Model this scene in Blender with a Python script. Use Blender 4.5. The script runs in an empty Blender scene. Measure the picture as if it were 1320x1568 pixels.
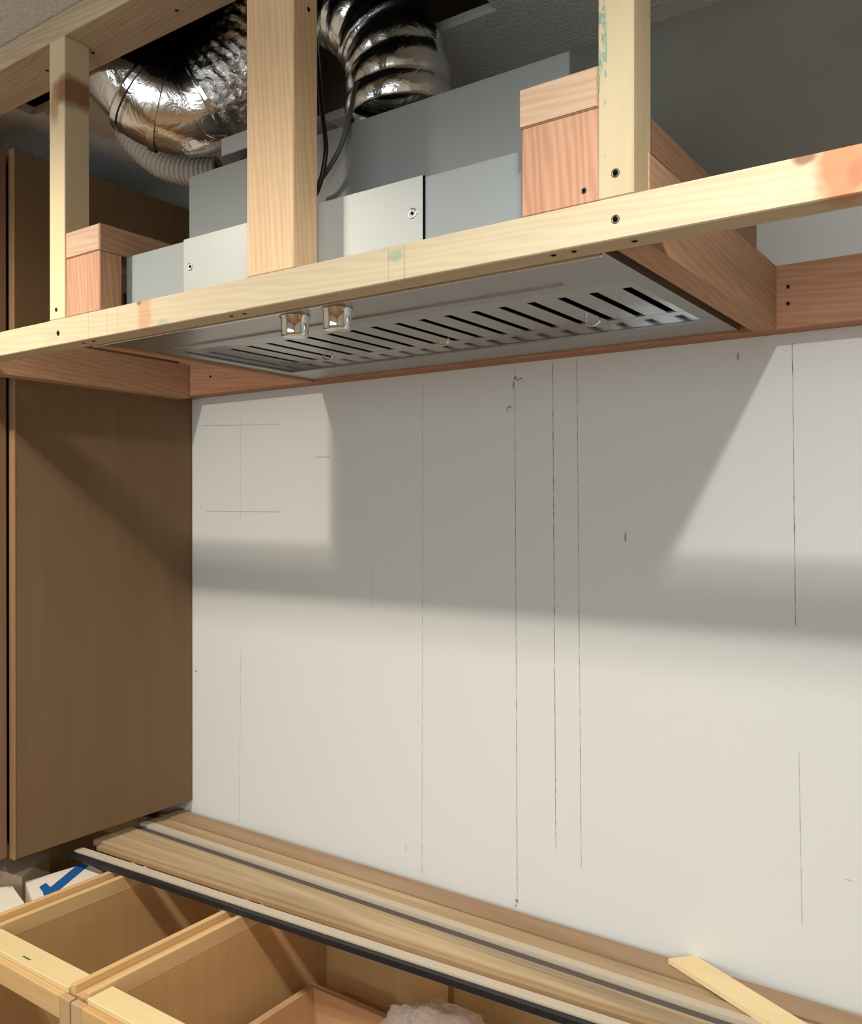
import bpy, bmesh, math, random
from mathutils import Vector, Matrix
from mathutils import noise as mnoise
random.seed(7)
S = bpy.context.scene
COL = S.collection
R = math.radians
# ------------------------------------------------------------------ camera
CAM = Vector((1.575, -1.30, 1.56)); YAW = R(35.22); PITCH = R(-0.18); FPX = 1339.35
cam = bpy.data.cameras.new('camera'); cam.sensor_fit = 'HORIZONTAL'; cam.sensor_width = 36
cam.lens = FPX/1320*36; cam.clip_start = .02
co = bpy.data.objects.new('camera', cam); COL.objects.link(co)
co.location = CAM; co.rotation_euler = (R(90)+PITCH, 0, YAW)
S.camera = co
# ------------------------------------------------------------------ world, lights, exposure
w = bpy.data.worlds.new('world'); S.world = w; w.use_nodes = True
w.node_tree.nodes['Background'].inputs[0].default_value = (.5, .55, .6, 1)
w.node_tree.nodes['Background'].inputs[1].default_value = .05
S.view_settings.view_transform = 'Standard'; S.view_settings.look = 'None'
S.view_settings.exposure = 0.0; S.view_settings.gamma = 1; S.view_settings.use_curve_mapping = False
def spot(name, loc, power, col, rad, size=165, blend=.25):
    l = bpy.data.lights.new(name, 'SPOT'); l.energy = power; l.color = col; l.shadow_soft_size = rad
    l.spot_size = R(size); l.spot_blend = blend
    o = bpy.data.objects.new(name, l); COL.objects.link(o); o.location = loc; return o
def area(name, loc, rot, sx, sy, power, col):
    l = bpy.data.lights.new(name, 'AREA'); l.shape = 'RECTANGLE'; l.size = sx; l.size_y = sy
    l.energy = power; l.color = col
    o = bpy.data.objects.new(name, l); COL.objects.link(o); o.location = loc; o.rotation_euler = rot; return o
WARM = (1, .90, .78); NEUT = (1, .975, .94); COOL = (.80, .92, 1)
# recessed ceiling lamps: one row parallel to the wall, each doubled by a second spot added to widen the plate's shadow band
spot('lamp_warm', (.225, -1.150, 2.29), 40, WARM, .016, 162, .8)
spot('lamp_warm', (.225, -1.085, 2.29), 25, WARM, .03, 162, .8)
spot('lamp_cool', (1.51, -1.150, 2.29), 40, NEUT, .016, 162, .8)
spot('lamp_cool', (1.51, -1.085, 2.29), 25, NEUT, .03, 162, .8)
for x in (.25, 1.5, 2.8):
    spot('fill_far', (x, -2.7, 2.29), 14, NEUT, .05, 150, .4)  # unseen spots farther back in the room, added as fill
area('front_fill', (1.3, -3.45, 1.7), (R(90), 0, 0), 3.0, 1.1, 37, COOL)  # unseen area light behind the camera, added as cool fill

# ------------------------------------------------------------------ materials
def hexc(r, g, b):
    f = lambda c: ((c/255+.055)/1.055)**2.4 if c > 10 else c/255/12.92
    return (f(r), f(g), f(b), 1)
class M:
    def __init__(s, name, rough=.6, metal=0, spec=.4):
        s.m = bpy.data.materials.new(name); s.m.use_nodes = True; s.t = s.m.node_tree
        s.b = s.t.nodes['Principled BSDF']; s.b.inputs['Roughness'].default_value = rough
        s.b.inputs['Metallic'].default_value = metal; s.b.inputs['Specular IOR Level'].default_value = spec
        s.tc = s.t.nodes.new('ShaderNodeTexCoord')
    def n(s, t, **k):
        x = s.t.nodes.new(t)
        for a, v in k.items(): setattr(x, a, v)
        return x
    def l(s, a, b): s.t.links.new(a, b)
    def val(s, sock, v):
        if isinstance(v, (int, float)): sock.default_value = v
        else: s.l(v, sock)
    def math(s, op, a, b=None, c=None, clamp=False):
        x = s.n('ShaderNodeMath', operation=op, use_clamp=clamp)
        for i, v in enumerate((a, b, c)):
            if v is not None: s.val(x.inputs[i], v)
        return x.outputs[0]
    def mapping(s, scale, vec=None, rnd=True):
        mp = s.n('ShaderNodeMapping'); s.l(vec or s.tc.outputs['Object'], mp.inputs[0])
        mp.inputs['Scale'].default_value = scale
        if rnd:
            oi = s.n('ShaderNodeObjectInfo')
            cx = s.n('ShaderNodeCombineXYZ')
            a = s.math('MULTIPLY', oi.outputs['Random'], 7.3)
            for i in range(3): s.l(a, cx.inputs[i])
            s.l(cx.outputs[0], mp.inputs['Location'])
        return mp.outputs[0]
    def noise(s, vec, scale=5, detail=3, rough=.5, dist=0):
        x = s.n('ShaderNodeTexNoise'); s.l(vec, x.inputs['Vector'])
        x.inputs['Scale'].default_value = scale; x.inputs['Detail'].default_value = detail
        x.inputs['Roughness'].default_value = rough; x.inputs['Distortion'].default_value = dist
        return x.outputs['Fac']
    def ramp(s, fac, stops):
        x = s.n('ShaderNodeValToRGB'); s.l(fac, x.inputs[0]); e = x.color_ramp.elements
        while len(e) < len(stops): e.new(.5)
        for i, (p, c) in enumerate(stops): e[i].position = p; e[i].color = c
        return x.outputs[0]
    def mix(s, fac, a, b, mode='MIX'):
        x = s.n('ShaderNodeMix', data_type='RGBA', blend_type=mode)
        s.val(x.inputs[0], fac)
        for i, v in ((6, a), (7, b)):
            if isinstance(v, tuple): x.inputs[i].default_value = v
            else: s.l(v, x.inputs[i])
        return x.outputs[2]
    def color(s, c):
        if isinstance(c, tuple): s.b.inputs['Base Color'].default_value = c
        else: s.l(c, s.b.inputs['Base Color'])
    def bump(s, h, strength=.3, dist=.001):
        x = s.n('ShaderNodeBump'); x.inputs['Strength'].default_value = strength
        x.inputs['Distance'].default_value = dist; s.l(h, x.inputs['Height']); s.l(x.outputs[0], s.b.inputs['Normal'])
    def xyz(s):
        x = s.n('ShaderNodeSeparateXYZ'); s.l(s.tc.outputs['Object'], x.inputs[0]); return x.outputs
    def spotmask(s, pos, rad, soft=.3, nz=.25):
        """blotch around a point of the object; rad=(rx,ry,rz)"""
        c = s.n('ShaderNodeVectorMath', operation='SUBTRACT'); s.l(s.tc.outputs['Object'], c.inputs[0]); c.inputs[1].default_value = pos
        d = s.n('ShaderNodeVectorMath', operation='DIVIDE'); s.l(c.outputs[0], d.inputs[0]); d.inputs[1].default_value = rad
        L = s.n('ShaderNodeVectorMath', operation='LENGTH'); s.l(d.outputs[0], L.inputs[0])
        v = L.outputs['Value']
        if nz:
            nn = s.noise(s.tc.outputs['Object'], 60, 3); v = s.math('ADD', v, s.math('MULTIPLY', s.math('SUBTRACT', nn, .5), nz*3))
        mr = s.n('ShaderNodeMapRange', clamp=True); s.l(v, mr.inputs[0])
        mr.inputs[1].default_value = 1+soft; mr.inputs[2].default_value = 1-soft
        mr.inputs[3].default_value = 0; mr.inputs[4].default_value = 1
        return mr.outputs[0]
def wood(name, axis, light, dark, freq=1.0, contrast=1.0, rough=.62, extra=None, rings=0):
    m = M(name, rough, 0, .3)
    sc = [70*freq]*3; sc[axis] = 2.2*freq
    v = m.mapping(tuple(sc))
    g = m.noise(v, 1, 4, .6, .6)
    sc2 = [16*freq]*3; sc2[axis] = 1.3
    g2 = m.noise(m.mapping(tuple(sc2)), 1, 2, .5, 1.2)
    sc3 = [260]*3; sc3[axis] = 8
    g3 = m.noise(m.mapping(tuple(sc3)), 1, 2)
    f = m.math('ADD', m.math('MULTIPLY', g, .5), m.math('MULTIPLY', g2, .5))
    if rings:
        sc4 = [9]*3; sc4[axis] = .7
        wv = m.n('ShaderNodeTexWave', wave_type='BANDS', bands_direction='DIAGONAL'); m.l(m.mapping(tuple(sc4)), wv.inputs[0])
        wv.inputs['Scale'].default_value = 8; wv.inputs['Distortion'].default_value = 9; wv.inputs['Detail'].default_value = 3
        wv.inputs['Detail Scale'].default_value = .7
        f = m.math('ADD', m.math('MULTIPLY', f, 1-rings), m.math('MULTIPLY', wv.outputs['Fac'], rings))
    c = m.ramp(f, [(.5-.22/contrast, dark), (.5+.14/contrast, light)])
    c = m.mix(m.math('MULTIPLY', g3, .22), c, m.mix(1.0, c, (.72, .62, .5, 1), 'MULTIPLY'))
    if extra: c = extra(m, c)
    m.color(c); m.bump(m.math('ADD', g, m.math('MULTIPLY', g3, .5)), .25, .0008)
    return m.m
PINE_L, PINE_D = hexc(198, 186, 158), hexc(182, 164, 130)
FIR_L, FIR_D = hexc(190, 148, 120), hexc(164, 118, 88)
def knots(*ks):
    def f(m, c):
        for (p, r, col, st) in ks:
            k = m.math('MULTIPLY', m.spotmask(p, r), st); c = m.mix(k, c, col)
        return c
    return f
OR = hexc(184, 122, 82); ORB = hexc(120, 70, 38); GRN = hexc(110, 150, 128)
def plate_extra(m, c):
    c = knots(((1.442, -.545, 1.832), (.020, .03, .03), hexc(182, 112, 70), .85), ((1.452, -.545, 1.825), (.008, .03, .010), hexc(150, 84, 54), .4), ((1.413, -.545, 1.846), (.009, .03, .006), ORB, .8),
              ((.560, -.545, 1.83), (.014, .03, .035), OR, .5), ((.548, -.545, 1.846), (.005, .03, .004), ORB, .8),
              ((.995, -.545, 1.835), (.010, .012, .006), GRN, .55), ((.60, -.545, 1.812), (.01, .01, .005), GRN, .4),
              ((.33, -.545, 1.82), (.02, .02, .01), GRN, .25))(m, c)
    x, y, z = m.xyz()
    for lx in (.985, 1.007, .43, .475, .50):       # thin pencil ticks across the plate
        d = m.math('ABSOLUTE', m.math('SUBTRACT', x, lx))
        k = m.math('MULTIPLY', m.math('LESS_THAN', d, .0007), .35); c = m.mix(k, c, hexc(120, 105, 80))
    return c
def stud_r_extra(m, c):
    x, y, z = m.xyz()
    nn = m.noise(m.mapping((150, 150, 45), rnd=False), 1, 5, .75); n2 = m.noise(m.tc.outputs['Object'], 9, 2)
    a = m.math('LESS_THAN', m.math('ADD', x, m.math('MULTIPLY', n2, -.012)), 1.2335)
    k = m.math('MULTIPLY', a, m.math('GREATER_THAN', m.math('ADD', m.math('MULTIPLY', nn, .7), m.math('MULTIPLY', n2, .4)), .60))
    k = m.math('MULTIPLY', k, m.math('GREATER_THAN', z, 1.885))
    k = m.math('MULTIPLY', k, m.math('LESS_THAN', y, -.543))
    return m.mix(m.math('MULTIPLY', k, .75), c, hexc(96, 142, 124))
W = {
 'pine_x': wood('pine_along_x', 0, PINE_L, PINE_D, .9, .8, extra=plate_extra, rings=.16),
 'pine_top': wood('pine_top_plate', 0, hexc(204, 190, 162), hexc(172, 144, 114), .6, .8, rings=.16),
 'pine_z': wood('pine_along_z', 2, PINE_L, PINE_D, .9, .7),
 'pine_zl': wood('pine_left_stud', 2, hexc(220, 206, 172), hexc(204, 184, 144), .9, .7, extra=knots(((.368, -.53, 2.19), (.022, .05, .022), hexc(128, 78, 44), .85), ((.345, -.545, 2.175), (.012, .012, .03), hexc(160, 105, 62), .6))),
 'pine_zm': wood('pine_middle_stud', 2, hexc(228, 198, 158), hexc(206, 166, 122), .5, .9, rings=.16),
 'pine_zr': wood('pine_right_stud', 2, hexc(192, 178, 146), hexc(176, 156, 118), .9, .7, extra=stud_r_extra),
 'fir_z': wood('fir_along_z', 2, FIR_L, FIR_D, 1.3, .9, rings=.22),
 'fir_y': wood('fir_along_y', 1, hexc(188, 150, 120), hexc(154, 114, 84), 1.0, .8, rings=.16),
 'fir_x': wood('fir_along_x', 0, hexc(180, 136, 106), hexc(150, 104, 76), 1.0, .8, rings=.16),
 'end': wood('end_grain', 0, hexc(196, 168, 142), hexc(176, 146, 120), 1.6, 1.0, rings=.16),
 'base_x': wood('cabinet_maple_x', 0, hexc(214, 178, 124), hexc(190, 148, 94), .6, .7, .45),
 'base_y': wood('cabinet_maple_y', 1, hexc(218, 184, 132), hexc(196, 156, 102), .6, .7, .45),
 'ply_in': wood('cabinet_plywood_inside', 2, hexc(206, 168, 116), hexc(188, 146, 96), .5, .6, .4),
 'base_z': wood('cabinet_maple_z', 2, hexc(196, 168, 128), hexc(176, 146, 104), .6, .7, .45),
 'rail': wood('pale_poplar_rail', 0, hexc(226, 206, 158), hexc(212, 186, 134), .5, .6, .5),
 'board_old': wood('weathered_plywood', 0, hexc(190, 166, 128), hexc(140, 120, 94), .8, 1.4, .5),
 'board_pink': wood('fir_ripping', 0, hexc(166, 138, 108), hexc(140, 110, 80), .8, 1.2, .55),
 'board_tan': wood('tan_strip', 0, hexc(178, 152, 116), hexc(150, 122, 88), .8, 1.0, .55),
 'stick': wood('pale_stick', 0, hexc(236, 214, 166), hexc(220, 192, 140), .6, .6, .5),
 'drawer': wood('drawer_birch', 0, hexc(204, 162, 120), hexc(182, 138, 96), .6, .8, .4),
 'tall': wood('tall_cabinet_veneer', 2, hexc(122, 98, 70), hexc(108, 84, 58), .55, .6, .5),
 'tall_edge': wood('tall_cabinet_edge', 2, hexc(150, 118, 86), hexc(130, 98, 68), .55, .6, .45),
 'tall_red': wood('tall_cabinet_door', 2, hexc(132, 102, 78), hexc(114, 86, 62), .55, .6, .45),
 'floor': wood('floor_oak', 0, hexc(160, 120, 80), hexc(120, 86, 54), .3, .8, .4),
}
def flat(name, col, rough=.6, metal=0, spec=.4, bump=0, bs=300):
    m = M(name, rough, metal, spec)
    n = m.noise(m.mapping((1, 1, 1)), 12, 3)
    m.color(m.mix(m.math('MULTIPLY', n, .25), col, tuple([c*.8 for c in col[:3]]+[1])))
    if bump: m.bump(m.noise(m.tc.outputs['Object'], bs, 3), bump, .001)
    return m.m
def metal(name, col, rough, met, axis=0, br=.12):
    m = M(name, rough, met, .5)
    sc = [220]*3; sc[axis] = 3
    n = m.noise(m.mapping(tuple(sc)), 1, 3); n2 = m.noise(m.mapping((1, 1, 1)), 9, 3)
    f = m.math('ADD', m.math('MULTIPLY', n, .5), m.math('MULTIPLY', n2, .5))
    m.color(m.mix(f, tuple([c*(1-br) for c in col[:3]]+[1]), col))
    m.val(m.b.inputs['Roughness'], m.math('ADD', m.math('MULTIPLY', f, .16), rough-.08))
    return m.m
STEEL = metal('brushed_steel', (.44, .43, .41, 1), .34, .9, 0)
STEELD = metal('steel_baffle', (.52, .52, .50, 1), .30, .9, 1)
SHINE = metal('polished_steel', (.72, .74, .76, 1), .16, 1, 0)
GREY = metal('grey_sheet_metal', hexc(144, 150, 149), .55, .25, 0, .08)
GREY2 = metal('grey_housing', hexc(132, 136, 134), .55, .25, 0, .08)
GALV = metal('galvanised_plate', hexc(176, 180, 176), .48, .35, 0, .2)
CHROME = metal('chrome', (.72, .74, .72, 1), .08, 1, 2, .05)
SCREW = metal('dark_screw', (.16, .14, .12, 1), .4, .8)
SCREWS = metal('steel_screw', (.6, .6, .6, 1), .25, 1)
BLACK = flat('black_slot', (.006, .006, .007, 1), 1, 0, 0)
BLACKP = flat('black_edge', (.012, .012, .014, 1), .45)
DGREY = flat('dark_grey_strip', hexc(84, 80, 72), .7)
WHITEP = flat('chalky_strip', hexc(188, 174, 152), .7)
HOSE = flat('white_vinyl_hose', hexc(198, 190, 178), .5)
CABLEK = flat('black_cable', (.012, .012, .013, 1), .4)
CABLEG = flat('grey_cable', hexc(84, 86, 84), .5)
CARD = flat('white_carton', hexc(226, 218, 200), .6)
CARDB = flat('beige_carton', hexc(176, 156, 132), .7)
BLUE = flat('blue_print', hexc(28, 88, 150), .5)
RAW = flat('raw_drywall', hexc(190, 180, 165), .9)
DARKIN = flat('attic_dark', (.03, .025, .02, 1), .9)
GREENM = flat('green_marker', hexc(84, 112, 52), .7)
# crinkled foil
m = M('crinkled_foil', .27, 1); n = m.noise(m.mapping((1, 1, 1)), 55, 5, .65, 1.5)
m.color(m.mix(n, (.88, .86, .82, 1), (.74, .70, .65, 1))); m.bump(n, .9, .004); FOIL = m.m
m = M('smooth_foil', .19, 1); n = m.noise(m.mapping((1, 1, 1)), 18, 4, .6, 1)
m.color((.86, .86, .84, 1)); m.bump(n, .55, .005); FOILS = m.m
m = M('clear_plastic_bag', .12, 0); m.color((.93, .92, .90, 1)); m.b.inputs['Transmission Weight'].default_value = .85; m.b.inputs['IOR'].default_value = 1.25
m.bump(m.noise(m.mapping((1, 1, 1)), 30, 3, .5, 2), .8, .01); BAG = m.m
# back wall: off white paint with orange-peel bump and pale specks denser to the right, pencil lines, soffit shade painted in above the ledger
m = M('painted_drywall', .62, 0, .35)
x, y, z = m.xyz(); ob = m.tc.outputs['Object']
big = m.noise(ob, 1.6, 3); fine = m.noise(ob, 420, 2, .7)
c = m.mix(m.math('MULTIPLY', big, 1.0), hexc(212, 213, 208), hexc(207, 207, 202))
spk = m.math('GREATER_THAN', m.math('ADD', fine, m.math('MULTIPLY', m.math('SUBTRACT', x, 1.0), .12)), .70, clamp=True)
c = m.mix(m.math('MULTIPLY', spk, .35), c, hexc(236, 232, 226))
def vline(c, x0, wdt, z0, z1, st, lean=0.0):
    d = m.math('ABSOLUTE', m.math('SUBTRACT', m.math('ADD', x, m.math('MULTIPLY', z, lean)), x0+lean*1.4))
    k = m.math('LESS_THAN', d, wdt)
    k = m.math('MULTIPLY', k, m.math('MULTIPLY', m.math('GREATER_THAN', z, z0), m.math('LESS_THAN', z, z1)))
    brk = m.noise(ob, 55, 2); k = m.math('MULTIPLY', k, m.math('MULTIPLY', m.math('MULTIPLY', m.math('SUBTRACT', brk, .22), 1.6, clamp=True), st))
    return m.mix(k, c, hexc(64, 60, 56))
def hline(c, z0, wdt, x0, x1, st, slope=0.0):
    d = m.math('ABSOLUTE', m.math('SUBTRACT', m.math('ADD', z, m.math('MULTIPLY', x, slope)), z0+slope*(x0+x1)/2))
    k = m.math('LESS_THAN', d, wdt)
    k = m.math('MULTIPLY', k, m.math('MULTIPLY', m.math('GREATER_THAN', x, x0), m.math('LESS_THAN', x, x1)))
    return m.mix(m.math('MULTIPLY', k, st), c, hexc(70, 66, 62))
for L in (
    (0.1554, .00075, 1.532, 1.756, 0.55, -0.0010),
    (0.1596, .00075, 0.884, 1.265, 0.60, -0.0170),
    (0.6378, .00075, 0.889, 1.787, 0.80, -0.0017),
    (0.8342, .00075, 0.887, 1.805, 1.10, 0.0059),
    (0.9070, .00075, 0.998, 1.803, 1.30, 0.0080),
    (0.9518, .00075, 0.976, 1.806, 1.00, 0.0104),
    (1.2847, .00075, 1.395, 1.794, 1.10, 0.0121),
    (1.2860, .00075, 0.976, 1.221, 0.70, 0.0189),
    (0.5209, .00075, 1.360, 1.447, 0.30, 0.0181)
    ):
    c = vline(c, *L)
for L in (
    (1.7409, .00075, 0.034, 0.273, 0.40, 0.0437),
    (1.5548, .00075, 0.044, 0.277, 0.45, 0.0044),
    (1.6638, .00075, 0.377, 0.412, 0.60, 0.0344)
    ):
    c = hline(c, *L)
for (p, r, st) in (((.8330, 0, 1.7835), (.0028, .05, .0028), .75), ((.8375, 0, 1.7800), (.0025, .05, .0022), .6), ((.8295, 0, 1.772), (.0016, .05, .007), .75), ((.8435, 0, 1.7815), (.0030, .05, .0014), .75),
                   ((.822, 0, 1.735), (.0035, .05, .0018), .7), ((.8175, 0, 1.731), (.0015, .05, .004), .6), ((1.0315, 0, 1.516), (.0016, .05, .008), .7),
                   ((1.205, 0, 1.783), (.0018, .05, .006), .6), ((.836, 0, .893), (.0035, .05, .003), .6), ((.834, 0, .884), (.002, .05, .002), .6), ((.0109, 0, 1.196), (.003, .05, .0025), .7), ((.60, 0, .93), (.0012, .05, .007), .3), ((1.354, 0, 1.055), (.005, .05, .0012), .3)):
    c = m.mix(m.math('MULTIPLY', m.spotmask(p, r, .3, .35), st), c, hexc(70, 64, 60))
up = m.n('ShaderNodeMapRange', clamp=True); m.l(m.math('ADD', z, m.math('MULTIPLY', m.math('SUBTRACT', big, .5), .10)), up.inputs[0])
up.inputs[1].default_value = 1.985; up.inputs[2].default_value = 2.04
shade_c = m.mix(m.noise(ob, 4, 3), hexc(140, 137, 124), hexc(120, 114, 106))  # grey-brown tone paints the soffit cavity's shade into the wall colour
c = m.mix(up.outputs[0], c, shade_c)
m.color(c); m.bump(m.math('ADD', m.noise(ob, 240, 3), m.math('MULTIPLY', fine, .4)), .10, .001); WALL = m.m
m = M('plain_wall', .8); m.color(hexc(200, 190, 176)); WALL2 = m.m
m = M('popcorn_ceiling', .9, 0, .2); ob = m.tc.outputs['Object']
n = m.noise(ob, 120, 4, .7); m.color(m.mix(n, hexc(228, 230, 226), hexc(206, 208, 204))); m.bump(n, .8, .006); CEIL = m.m

# ------------------------------------------------------------------ mesh helpers
def link(name, bm, mat, parent=None, smooth=False):
    me = bpy.data.meshes.new(name); bm.normal_update(); bm.to_mesh(me); bm.free(); me.materials.append(mat)
    if smooth:
        for p in me.polygons: p.use_smooth = True
    o = bpy.data.objects.new(name, me); COL.objects.link(o)
    if parent: o.parent = parent
    return o
def box(bm, x0, x1, y0, y1, z0, z1, bev=0, mtx=None):
    b2 = bmesh.new()
    bmesh.ops.create_cube(b2, size=1, matrix=Matrix.Translation(((x0+x1)/2, (y0+y1)/2, (z0+z1)/2)) @ Matrix.Diagonal((x1-x0, y1-y0, z1-z0, 1)))
    if bev: bmesh.ops.bevel(b2, geom=b2.edges[:], offset=bev, segments=1 if bev < .0015 else 2, affect='EDGES', profile=.5)
    if mtx: bmesh.ops.transform(b2, matrix=mtx, verts=b2.verts)
    me = bpy.data.meshes.new('t'); b2.to_mesh(me); b2.free(); bm.from_mesh(me); bpy.data.meshes.remove(me)
def bx(name, b, mat, parent=None, bev=.0012, mtx=None):
    bm = bmesh.new(); box(bm, *b, bev=bev, mtx=mtx); return link(name, bm, mat, parent)
def prism(name, pts, h, mat, parent=None, z=0):
    """pts: list of (x,y) at height z, extruded by h"""
    bm = bmesh.new(); a = [bm.verts.new((p[0], p[1], z)) for p in pts]; b = [bm.verts.new((p[0], p[1], z+h)) for p in pts]
    bm.faces.new(a[::-1]); bm.faces.new(b)
    for i in range(len(a)): j = (i+1) % len(a); bm.faces.new((a[i], a[j], b[j], b[i]))
    bmesh.ops.recalc_face_normals(bm, faces=bm.faces); return link(name, bm, mat, parent)
def quadbox(name, c4, z0, z1, mat, parent=None):
    return prism(name, c4, z1-z0, mat, parent, z0)
def lathe(name, prof, mat, parent=None, seg=32, mtx=None, ripple=None):
    bm = bmesh.new(); rings = []
    for (r, z) in prof:
        ring = []
        for k in range(seg):
            a = 2*math.pi*k/seg; rr = r*(1+(ripple(a, z) if ripple else 0))
            ring.append(bm.verts.new((rr*math.cos(a), rr*math.sin(a), z)))
        rings.append(ring)
    for i in range(len(rings)-1):
        for k in range(seg): j = (k+1) % seg; bm.faces.new((rings[i][k], rings[i][j], rings[i+1][j], rings[i+1][k]))
    bm.faces.new(rings[0][::-1]); bm.faces.new(rings[-1])
    if mtx: bmesh.ops.transform(bm, matrix=mtx, verts=bm.verts)
    bmesh.ops.recalc_face_normals(bm, faces=bm.faces); o = link(name, bm, mat, parent, True); return o
def catmull(P, n):
    out = []; Q = [P[0]+(P[0]-P[1])]+P+[P[-1]+(P[-1]-P[-2])]
    for i in range(1, len(Q)-2):
        for k in range(n):
            t = k/n; a, b, c, d = Q[i-1], Q[i], Q[i+1], Q[i+2]
            out.append(.5*((2*b)+(-a+c)*t+(2*a-5*b+4*c-d)*t*t+(-a+3*b-3*c+d)*t**3))
    out.append(P[-1]); return out
def resample(P, step):
    L = [0]
    for a, b in zip(P, P[1:]): L.append(L[-1]+(b-a).length)
    n = max(2, int(L[-1]/step)); out = []; j = 0
    for i in range(n+1):
        s = L[-1]*i/n
        while j < len(L)-2 and L[j+1] < s: j += 1
        t = (s-L[j])/max(1e-9, L[j+1]-L[j]); out.append(P[j].lerp(P[j+1], t))
    return out
def frames(P):
    T = [(P[min(i+1, len(P)-1)]-P[max(i-1, 0)]).normalized() for i in range(len(P))]
    n = T[0].orthogonal().normalized(); F = []
    for t in T: n = (n-t*n.dot(t)).normalized(); F.append((t, n, t.cross(n)))
    return F
def tube(name, P, F, rad, mat, parent=None, seg=24, s0=0, s1=None, cap=False):
    """rad(i, angle) -> radius"""
    bm = bmesh.new(); rings = []; s1 = len(P)-1 if s1 is None else s1
    for i in range(s0, s1+1):
        t, n, b = F[i]
        rings.append([bm.verts.new(P[i]+(n*math.cos(2*math.pi*k/seg)+b*math.sin(2*math.pi*k/seg))*rad(i, 2*math.pi*k/seg)) for k in range(seg)])
    for i in range(len(rings)-1):
        for k in range(seg): j = (k+1) % seg; bm.faces.new((rings[i][k], rings[i][j], rings[i+1][j], rings[i+1][k]))
    if cap: bm.faces.new(rings[0][::-1]); bm.faces.new(rings[-1])
    bmesh.ops.recalc_face_normals(bm, faces=bm.faces)
    return link(name, bm, mat, parent, True)
def empty(name, loc=(0, 0, 0)):
    o = bpy.data.objects.new(name, None); o.empty_display_size = .05; COL.objects.link(o); return o
def tag(o, label, cat, group=None):
    o['label'] = label; o['category'] = cat
    if group: o['group'] = group
    return o
def struct(o): o['kind'] = 'structure'; return o
def lab(o, l): o['label'] = l; return o

# ------------------------------------------------------------------ room shell
CZ = 2.308
X0, X1, Y0 = -.9, 3.5, -3.6
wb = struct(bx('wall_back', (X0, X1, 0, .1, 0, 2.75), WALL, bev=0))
struct(bx('wall_left', (X0-.1, X0, Y0, .1, 0, 2.75), WALL2, bev=0))
struct(bx('wall_right', (X1, X1+.1, Y0, .1, 0, 2.75), WALL2, bev=0))
struct(bx('wall_front', (X0, X1, Y0-.1, Y0, 0, 2.75), WALL2, bev=0))
struct(bx('floor', (X0, X1, Y0, .1, -.1, 0), W['floor'], bev=0))
bm = bmesh.new()   # ceiling with the ragged opening cut for the duct
HX0, HX1, HY0, HY1 = .0, .90, -.50, -.17
box(bm, X0, X1, Y0, HY0, CZ, CZ+.016); box(bm, X0, HX0, HY0, 0, CZ, CZ+.016)
box(bm, HX1, X1, HY0, 0, CZ, CZ+.016); box(bm, HX0, .36, HY1, 0, CZ, CZ+.016); box(bm, .70, HX1, HY1, 0, CZ, CZ+.016); box(bm, .36, .70, -.035, 0, CZ, CZ+.016)
box(bm, HX0, .17, -.375, HY1, CZ, CZ+.016)
ce = struct(link('ceiling', bm, CEIL))
bx('ceiling_patch', (.03, .2, -.372, -.245, CZ-.006, CZ), RAW, ce, .0008)
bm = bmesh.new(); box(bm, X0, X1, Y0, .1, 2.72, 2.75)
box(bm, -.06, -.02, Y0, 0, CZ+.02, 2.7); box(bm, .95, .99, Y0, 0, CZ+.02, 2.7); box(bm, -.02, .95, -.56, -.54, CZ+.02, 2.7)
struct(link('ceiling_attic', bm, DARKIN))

# ------------------------------------------------------------------ soffit frame
fr = tag(empty('soffit_frame'), 'raw lumber soffit frame around the range hood, screwed to wall and ceiling', 'wood frame')
PF, PR = -.545, -.511          # front and rear plane of the 2x2 plates and studs
bp = bx('bottom_plate', (-.06, 2.3, PF, PR, 1.808, 1.847), W['pine_x'], fr); lab(bp, 'long pale pine bottom plate with orange knots')
tp = bx('top_plate', (-.3, 2.3, PF, -.457, 2.270, CZ-.001), W['pine_top'], fr); lab(tp, 'top plate of pinkish pine against the ceiling')
sl = bx('stud', (.330, .370, PF, PR+.008, 1.847, 2.270), W['pine_zl'], fr); lab(sl, 'narrow left stud with a brown knot')
sm = bx('stud', (.762, .842, PF, PR+.008, 1.847, 2.270), W['pine_zm'], fr); lab(sm, 'wide middle stud with bold grain')
sr = bx('stud', (1.232, 1.267, PF, PR+.008, 1.847, 2.270), W['pine_zr'], fr); lab(sr, 'right stud with green paint marks')
jb = bx('joist', (1.236, 1.268, PR+.001, -.038, 1.808, 1.896), W['fir_y'], fr)
jl = bx('joist', (.386, .403, PR+.001, -.038, 1.807, 1.896), W['fir_y'], fr)
jw = bx('joist', (.0, .038, PR+.001, -.038, 1.803, 1.875), W['fir_y'], fr); lab(jw, 'joist fixed along the brown tall cabinet')
ld = bx('ledger', (.0, 2.3, -.038, -.0005, 1.808, 1.896), W['fir_x'], fr); lab(ld, 'reddish ledger board on the wall')
cl = bx('cap_beam', (.3705, .455, -.543, -.001, 1.935, 1.974), W['fir_y'], fr)
cr = bx('cap_beam', (1.147, 1.2315, -.543, -.001, 1.935, 1.974), W['fir_y'], fr)
ge = bx('end_face', (.372, .4535, -.5436, -.542, 1.9365, 1.9725), W['end'], cl, 0)
ge = bx('end_face', (1.1485, 1.230, -.5436, -.542, 1.9365, 1.9725), W['end'], cr, 0)
b1 = bx('block', (.3705, .455, -.543, -.506, 1.8475, 1.9345), W['fir_z'], fr)
b2 = bx('block', (1.150, 1.2315, -.543, -.506, 1.8475, 1.9345), W['fir_z'], fr)
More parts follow.
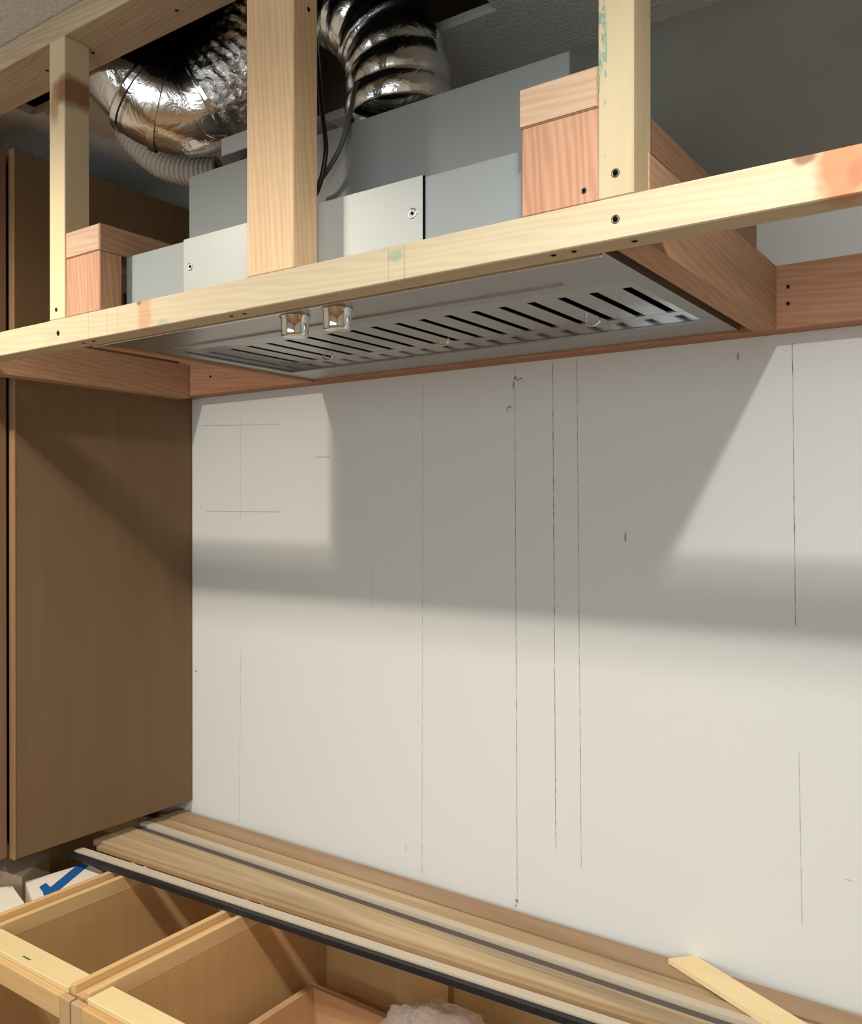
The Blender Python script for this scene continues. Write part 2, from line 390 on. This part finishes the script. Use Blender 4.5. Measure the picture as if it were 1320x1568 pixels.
def screw(parent, loc, nrm, r=.0042, mat=SCREW, name='screw'):
    q = Vector((0, 0, 1)).rotation_difference(Vector(nrm)).to_matrix().to_4x4()
    mt = Matrix.Translation(loc) @ q
    prof = [(r*1.0, -.003), (r*1.0, .0004), (r*.78, .0006), (r*.55, -.0012), (r*.3, -.0016)]
    o = lathe(name, prof, mat, parent, 16, mt)
    lathe('screw_recess', [(r*(.30 if mat is SCREWS else .62), -.001), (r*(.30 if mat is SCREWS else .62), .0008)], BLACK, None, 12, mt).parent = o if parent is None else parent
    return o
F = (0, -1, 0); D = (0, 0, -1); RT = (1, 0, 0)
for p in ((1.2495, PF, 1.8265), (.353, PF, 1.826)): screw(bp, p, F)
screw(sr, (1.2495, PF, 1.869), F); screw(sl, (.348, PF, 1.862), F, .0035)
for p in ((1.202, -.533, 1.808), (1.180, -.533, 1.808), (1.262, -.530, 1.808), (.40, -.533, 1.808), (.425, -.533, 1.808), (.742, -.53, 1.808), (.718, -.53, 1.808)):
    screw(bp, p, D, .0034)
screw(sr, (1.267, -.517, 2.075), RT, .003); screw(sm, (.842, -.519, 2.165), RT, .003)
for p in ((.36, -.49, 2.270), (.56, -.49, 2.270), (.25, -.50, 2.270)): screw(tp, p, D, .003)
for p in ((1.283, -.038, 1.865), (1.283, -.038, 1.842), (.105, -.038, 1.845)): screw(ld, p, F, .0032)
screw(b2, (1.217, -.543, 1.860), F, .003)

# ------------------------------------------------------------------ range hood
hd = tag(empty('range_hood'), 'stainless range hood insert with two chrome knobs hung inside the wooden frame', 'range hood')
HZ = 1.812
hx0, hx1, hy0, hy1 = .4045, 1.218, -.507, -.026
ox0, ox1, oy0, oy1 = .432, 1.197, -.385, -.128
bm = bmesh.new()   # underside rim around the filter opening
box(bm, hx0, hx1, hy0, oy0, HZ, HZ+.004); box(bm, hx0, hx1, oy1, hy1, HZ, HZ+.004)
box(bm, hx0, ox0, oy0, oy1, HZ, HZ+.004); box(bm, ox1, hx1, oy0, oy1, HZ, HZ+.004)
box(bm, hx0, hx1, hy1-.002, hy1, HZ+.004, 1.93); box(bm, hx0, hx0+.002, hy0+.01, hy1, HZ+.004, 1.83); box(bm, hx1-.002, hx1, hy0+.01, hy1, HZ+.004, 1.83)
link('underside_panel', bm, STEEL, hd)
bx('front_lip', (hx0-.02, hx1, hy0-.002, hy0+.0025, HZ-.0055, HZ+.004), SHINE, hd, .0008)
bx('trim_ridge', (.458, 1.13, -.4165, -.409, HZ-.0025, HZ+.001), STEEL, hd, .001)
bm = bmesh.new()   # walls of the recess
box(bm, ox0, ox1, oy1, oy1+.002, HZ+.003, 1.86); box(bm, ox0-.002, ox0, oy0, oy1, HZ+.003, 1.86)
box(bm, ox1, ox1+.002, oy0, oy1, HZ+.003, 1.86); box(bm, ox0, ox1, oy0-.002, oy0, HZ+.003, 1.86)
link('recess_wall', bm, SHINE, hd)
bx('slot_shade', (ox0, ox1, oy0, oy1, 1.8325, 1.836), BLACK, hd, 0)  # black sheet standing in for the shade inside the slots
BZ = 1.8285; pitch = .0437
bm = bmesh.new(); box(bm, ox0, ox1, oy0, -.300, BZ-.001, BZ+.002); box(bm, ox0, ox1, -.139, oy1, BZ-.001, BZ+.002)
link('filter_frame', bm, STEELD, hd)
for k in range(18):
    xa = ox0-.012+k*pitch; xb = xa+pitch-.0125
    xa = max(xa, ox0); xb = min(xb, ox1)
    if xb-xa < .004: continue
    bx('baffle_slat', (xa, xb, -.300, -.139, BZ-.0008, BZ+.0012), STEELD, hd, .0005)
for hx in (.56, .80, 1.055):    # small pull loops of the filters
    P = [Vector((hx-.010, -.17, BZ)), Vector((hx-.009, -.17, BZ-.008)), Vector((hx, -.17, BZ-.012)), Vector((hx+.009, -.17, BZ-.008)), Vector((hx+.010, -.17, BZ))]
    P = catmull(P, 5); tube('filter_pull', P, frames(P), lambda i, a: .0016, CHROME, hd, 8, cap=True)
for kx, ky in ((.772, -.470), (.845, -.470)):
    prof = [(.0200, 0), (.0200, -.003), (.0182, -.004), (.0180, -.024), (.0172, -.0265), (.0150, -.0275)]
    kn = lathe('knob', prof, CHROME, hd, 40, Matrix.Translation((kx, ky, HZ)))
    bx('knob_pointer', (kx+.014, kx+.0195, ky-.0015, ky+.0015, HZ-.020, HZ-.012), SHINE, kn, .0005)
lb = bx('lower_box', (.457, 1.146, -.500, -.04, 1.840, 1.934), GREY, hd, .001)
bp1 = lab(bx('mounting_plate', (.590, 1.000, -.5025, -.5002, 1.83, 1.9355), GALV, hd, .0005), 'bright galvanised mounting plate')
for p in ((.986, -.5025, 1.895), (.604, -.5025, 1.896)): screw(bp1, p, F, .0062, SCREWS)
bx('seam', (1.000, 1.0025, -.5012, -.5002, 1.83, 1.935), BLACK, lb, 0)
ub = bx('upper_box', (.513, 1.146, -.430, -.08, 1.934, 2.062), GREY2, hd, .001)
bx('duct_collar_plate', (.545, .72, -.395, -.10, 2.097, 2.124), GALV, hd, .001)
bx('collar_spacer', (.56, .70, -.37, -.11, 2.061, 2.098), BLACK, hd, 0)

# ------------------------------------------------------------------ ducts, hose, cables (centre lines in metres)
def ray(px, py):
    f = Vector((-math.sin(YAW)*math.cos(PITCH), math.cos(YAW)*math.cos(PITCH), math.sin(PITCH)))
    r = Vector((math.cos(YAW), math.sin(YAW), 0)); u = r.cross(f)
    return f+r*((px-660)/FPX)-u*((py-784)/FPX)
def at(px, py, Y): d = ray(px, py); return CAM+d*((Y-CAM.y)/d.y)
dt = tag(empty('foil_duct'), 'silver foil duct looping from the hood up through the ceiling opening', 'duct')
K = [at(140, 60, -.395), at(190, 112, -.385), at(240, 155, -.35), at(298, 166, -.305), at(352, 132, -.275), at(388, 78, -.262), at(425, 15, -.26), at(480, -14, -.26),
     at(540, 8, -.26), at(582, 48, -.255), at(606, 100, -.25), at(614, 185, -.245)]
P = resample(catmull(K, 24), .0032); FR = frames(P); n = len(P)
i1 = int(n*.18); i2 = int(n*.32); i3 = int(n*.58)
def rflex(i, a):
    s = i*.0032; p = P[i]
    t, nn, b = FR[i]; q = (p+(nn*math.cos(a)+b*math.sin(a))*.075)
    r = .0765+.0011*math.sin(s*2*math.pi/.021+a)
    return r+.0034*mnoise.noise(q*75)+.0030*mnoise.noise(q*150)+.0035*abs(mnoise.noise(q*38))
def rsm(i, a):
    s = i*.0032; q = Vector((math.cos(a)*1.4, math.sin(a)*1.4, s*16))
    return .076+.0025*mnoise.noise(q)
def rsm2(i, a):
    s = i*.0032; q = Vector((math.cos(a)*1.6, math.sin(a)*1.6, s*22))
    return .071+.010*max(0, (i/n-.88)/.12)+.0045*abs(math.sin(s*2*math.pi/.075+.5*math.cos(a)))+.0030*mnoise.noise(q)
o = tube('duct_elbow', P, FR, lambda i, a: rsm(i, a)-(.006 if i < i1 else 0), FOILS, dt, 72, 0, i1+4)
o = tube('tape_wrap', P, FR, rsm, FOILS, dt, 72, i1+3, i2)
lab(o, 'smooth foil tape around the bend')
o = tube('flexible_section', P, FR, rflex, FOIL, dt, 96, i2-1, i3); lab(o, 'crinkled flexible section')
o = tube('duct_section', P, FR, rsm2, FOILS, dt, 72, i3-1, n-1)
for k in (i1, i1+12, i2, int(n*.60), int(n*.68), int(n*.76), int(n*.85)):
    tube('clamp_band', P, FR, lambda i, a: .0800, SHINE if k > i3 else FOILS, dt, 64, k, k+2)
# white hose
hs = tag(empty('drain_hose'), 'ribbed white hose curving from the ceiling behind the grey hood box', 'hose')
K = [at(168, 150, -.25), at(186, 185, -.235), at(212, 222, -.215), at(250, 252, -.19), at(292, 262, -.165), at(335, 262, -.14)]
K[0].z = max(K[0].z, 2.32)
P2 = resample(catmull(K, 20), .0016); F2 = frames(P2)
tube('hose_wall', P2, F2, lambda i, a: .0255+.0026*math.sin(i*.0016*2*math.pi/.0098), HOSE, hs, 32)
def cable(name, K, r, mat, lbl):
    PP = catmull(K, 10); o = tube(name, PP, frames(PP), lambda i, a: r, mat, None, 10, cap=True); tag(o, lbl, 'cable')
cable('power_cable', [at(484, 60, -.36), at(489, 120, -.41), at(494, 180, -.452), at(499, 225, -.466), at(494, 265, -.470), at(484, 296, -.472), at(470, 310, -.472)], .0032, CABLEK, 'black cable hanging beside the wide middle stud')
cable('control_cable', [at(545, 130, -.36), at(538, 165, -.42), at(531, 195, -.440), at(520, 228, -.446), at(502, 260, -.450), at(484, 282, -.452), at(468, 292, -.452)], .0032, CABLEG, 'grey cable curving over the front of the hood box')

# ------------------------------------------------------------------ tall cabinet at left
tc = tag(empty('tall_cabinet'), 'tall brown wooden cabinet at the left, side panel facing the bare wall', 'cabinet')
bx('side_panel', (-.018, -.0005, -.412, -.001, .905, 2.232), W['tall'], tc, .0015)
bx('edge_band', (-.019, 0, -.4165, -.4121, .904, 2.233), W['tall_edge'], tc, .0008)
bm = bmesh.new(); box(bm, -.62, -.018, -.405, -.001, .905, .923); box(bm, -.62, -.018, -.405, -.001, 2.214, 2.232); box(bm, -.638, -.62, -.412, -.001, .905, 2.232)
box(bm, -.62, -.018, -.012, -.001, .923, 2.214); link('carcass', bm, W['tall'], tc)
dd = bx('door', (-.63, -.014, -.444, -.4225, .908, 2.228), W['tall_red'], tc, .002)
lathe('door_handle', [(.006, 0), (.005, -.02), (.013, -.024), (.013, -.03)], STEEL, dd, 20, Matrix.Translation((-.08, -.444, 1.15)) @ Matrix.Rotation(R(-90), 4, 'X'))

# ------------------------------------------------------------------ base cabinets
CT = .868
def base_cabinet(xa, xb, lbl, back=True, drawer=False):
    c = tag(empty('base_cabinet'), lbl, 'cabinet', None)
    for s, (a, b, ra, rb) in enumerate(((xa, xa+.010, xa, xa+.0105), (xb-.010, xb, xb-.0105, xb))):
        bx('side_panel', (a, b, -.562, -.035, .10, CT-.028), W['ply_in'], c, 0)
        bx('top_cleat', (ra, rb, -.562, -.040, CT-.028, CT), W['base_y'], c, .001)
    bx('back_panel', (xa+.010, xb-.010, -.058, -.050, .10, CT-.004), W['ply_in'], c, 0)
    bx('bottom_panel', (xa+.010, xb-.010, -.562, -.058, .10, .116), W['ply_in'], c, 0)
    st = bx('stretcher', (xa+.012, xb-.012, -.566, -.525, CT-.020, CT-.005), W['rail'], c, .001); lab(st, 'pale front stretcher')
    bx('face_rail', (xa+.015, xb-.015, -.578, -.5665, .822, CT-.012), W['base_x'], c, .0015)
    for a, b in ((xa-.010, xa+.0145), (xb-.0145, xb+.010)):
        bx('stile', (a, b, -.578, -.5665, .10, CT-.012), W['base_z'], c, .0015)
    if xa > -.1: bx('filler_strip', (xa-.024, xa-.001, -.562, -.060, CT-.030, CT-.012), W['ply_in'], c, 0)
    bx('toe_kick', (xa, xb, -.52, -.50, 0, .10), W['base_x'], c, 0)
    return c
c0 = base_cabinet(-.62, .117, 'left base cabinet with cartons inside, under the tall cabinet')
bx('shelf', (-.60, .110, -.55, -.06, .786, .800), W['ply_in'], c0, 0)
c1 = base_cabinet(.142, .421, 'narrow open base cabinet with the pale marked stretcher')
bx('marker_stroke', (.270, .290, -.556, -.553, CT-.0052, CT-.0045), GREENM, c1, 0)
c2 = base_cabinet(.4455, 1.16, 'wide open base cabinet holding the drawer box')
c3 = base_cabinet(1.1845, 1.9, 'rightmost base cabinet under the end of the wood strips')
dr = empty('drawer'); dr.parent = c2
zt = .704
for b in ((.488, .502, -.545, -.132), (1.095, 1.109, -.545, -.132)):
    bx('drawer_side', (b[0], b[1], b[2], b[3], .60, zt), W['drawer'], dr)
bx('drawer_back', (.502, 1.095, -.146, -.132, .60, zt), W['drawer'], dr)
bx('drawer_front', (.502, 1.095, -.545, -.531, .60, zt), W['drawer'], dr)
bx('drawer_bottom', (.502, 1.095, -.531, -.146, .606, .612), W['drawer'], dr, 0)
bx('drawer_bracket', (.633, .745, -.0745, -.0585, .66, .756), W['ply_in'], c2, .001)
# crumpled clear bag on the drawer
BAGC = at(665, 1592, -.225)
bm = bmesh.new(); bmesh.ops.create_icosphere(bm, subdivisions=5, radius=1)
for v in bm.verts:
    q = v.co.copy(); r = 1+.30*mnoise.noise(q*1.8)+.16*abs(mnoise.noise(q*4.5))+.05*mnoise.noise(q*11)
    v.co = Vector((q.x*.080*r, q.y*.07*r, q.z*.040*r if q.z > 0 else q.z*(BAGC.z-.6125)))+BAGC
tag(link('plastic_bag', bm, BAG, None, True), 'crumpled clear plastic bag lying in the drawer box', 'plastic bag')

# ------------------------------------------------------------------ strips and boards over the base cabinets
def strip(name, a, b, w0, w1, z0, z1, mat, lbl, cat='board', x0=-.03, x1=1.95, wob=0):
    """a,b = rear y at x0/x1; w0,w1 = widths"""
    bm = bmesh.new(); N = 40; rows = []
    for i in range(N+1):
        t = i/N; xx = x0+(x1-x0)*t; off = wob*mnoise.noise(Vector((xx*3, 1.7, z1*50)))
        yr = a+(b-a)*t+off; yf = yr-(w0+(w1-w0)*t)+wob*.6*mnoise.noise(Vector((xx*6, 9.7, z1*50)))
        rows.append([bm.verts.new((xx, yf, z0)), bm.verts.new((xx, yr, z0)), bm.verts.new((xx, yr, z1)), bm.verts.new((xx, yf, z1))])
    for i in range(N):
        for k in range(4): j = (k+1) % 4; bm.faces.new((rows[i][k], rows[i+1][k], rows[i+1][j], rows[i][j]))
    bm.faces.new(rows[0]); bm.faces.new(rows[-1][::-1]); bmesh.ops.recalc_face_normals(bm, faces=bm.faces)
    o = link(name, bm, mat); return tag(o, lbl, cat) if lbl else o
strip('backing_board', -.012, -.012, .048, .048, .869, .881, W['board_pink'], 'reddish brown board running closest to the wall', x0=-.04, x1=1.45)
strip('backing_strip', -.062, -.062, .018, .018, .869, .8780, W['board_old'], 'narrow brown strip beside the reddish board', x0=-.04, x1=1.45)
strip('backing_strip', -.081, -.081, .020, .020, .869, .8805, W['board_tan'], 'tan strip behind the chalky white strip', x0=-.04, x1=1.45)
strip('backing_strip', -.103, -.103, .016, .016, .869, .8825, WHITEP, 'chalky white strip next to the dark grey band', x0=-.03, x1=1.45, wob=.002)
strip('backing_strip', -.1215, -.1215, .0185, .0185, .869, .8765, DGREY, 'dark grey band between white strip and weathered board', x0=-.03, x1=1.45)
strip('wide_board', -.1415, -.1415, .090, .018, .869, .8805, W['board_old'], 'wide weathered plywood board in the middle of the strips', x0=-.03, x1=1.45)
strip('edge_strip', -.2330, -.1610, .0115, .0105, .869, .8765, W['board_tan'], 'yellowish strip along the front of the weathered board', x0=-.0, x1=1.45)
ft = tag(empty('front_strip'), 'pale strip with a black front edge crossing the open cabinets', 'board')
o = strip('strip_top', -.270, -.189, .018, .018, .869, .881, WHITEP, None, x0=-.01, x1=1.45, wob=.0015); o.parent = ft
o = strip('black_edge', -.2895, -.2085, .010, .010, .8690, .8785, BLACKP, None, x0=-.01, x1=1.45, wob=.0015); o.parent = ft; lab(o, 'torn black front edge')
# loose stick
d0 = Vector((1.122, -.012)); d1 = Vector((1.50, -.202)); dv = (d1-d0).normalized(); nv = Vector((-dv.y, dv.x))
c4 = [d0-nv*.021, d1-nv*.021, d1+nv*.021, d0+nv*.021+dv*.012]
tag(quadbox('loose_stick', [tuple(p) for p in c4], .882, .8895, W['stick']), 'pale flat stick lying slantwise against the wall at lower right', 'stick')
# cartons
def carton(name, c4, z0, z1, mat, lbl):
    e = tag(empty(name), lbl, 'box'); quadbox('carton_body', c4, z0, z1, mat, e); return e
e = carton('check_carton', [(.092, -.432), (.098, -.30), (.085, -.285), (.06, -.272), (.0, -.268), (-.018, -.385)], .801, .850, CARD, 'white carton printed with a blue check mark')
bm = bmesh.new()
def tickpt(px, py):
    d = ray(px, py); p = CAM+d*((.8506-CAM.z)/d.z); return p
for tz, quad in enumerate(([(60, 1358), (70, 1352), (86, 1366), (74, 1378)], [(70, 1380), (66, 1368), (122, 1322), (136, 1325)])):
    vs = [tickpt(*p) for p in quad]; vb = [bm.verts.new((p.x, p.y, .8502)) for p in vs]; vt = [bm.verts.new((p.x, p.y, .8508+.0004*tz)) for p in vs]
    ff = [bm.faces.new(vt), bm.faces.new(vb[::-1])]
    for i in range(4): j = (i+1) % 4; ff.append(bm.faces.new((vb[i], vb[j], vt[j], vt[i])))
    bmesh.ops.recalc_face_normals(bm, faces=ff)
lab(link('check_mark', bm, BLUE, e), 'blue printed check mark')
carton('cream_carton', [(.09, -.535), (.088, -.44), (-.03, -.405), (-.09, -.50), (-.06, -.54)], .801, .846, CARD, 'cream carton at the left edge in front of the check mark carton')
carton('beige_carton', [(-.03, -.385), (-.10, -.285), (-.16, -.30), (-.14, -.40)], .801, .856, CARDB, 'small beige carton tucked under the tall cabinet corner')
bm = bmesh.new(); bmesh.ops.create_icosphere(bm, subdivisions=4, radius=1)
for v in bm.verts:
    q = v.co.copy(); r = 1+.35*mnoise.noise(q*2.1)+.15*mnoise.noise(q*6)
    v.co = Vector((q.x*.05*r, q.y*.05*r, q.z*.022*r))+Vector((.035, -.205, .832))
tag(link('plastic_wrap', bm, BAG, None, True), 'crumpled greyish plastic wrap behind the check mark carton', 'plastic wrap')
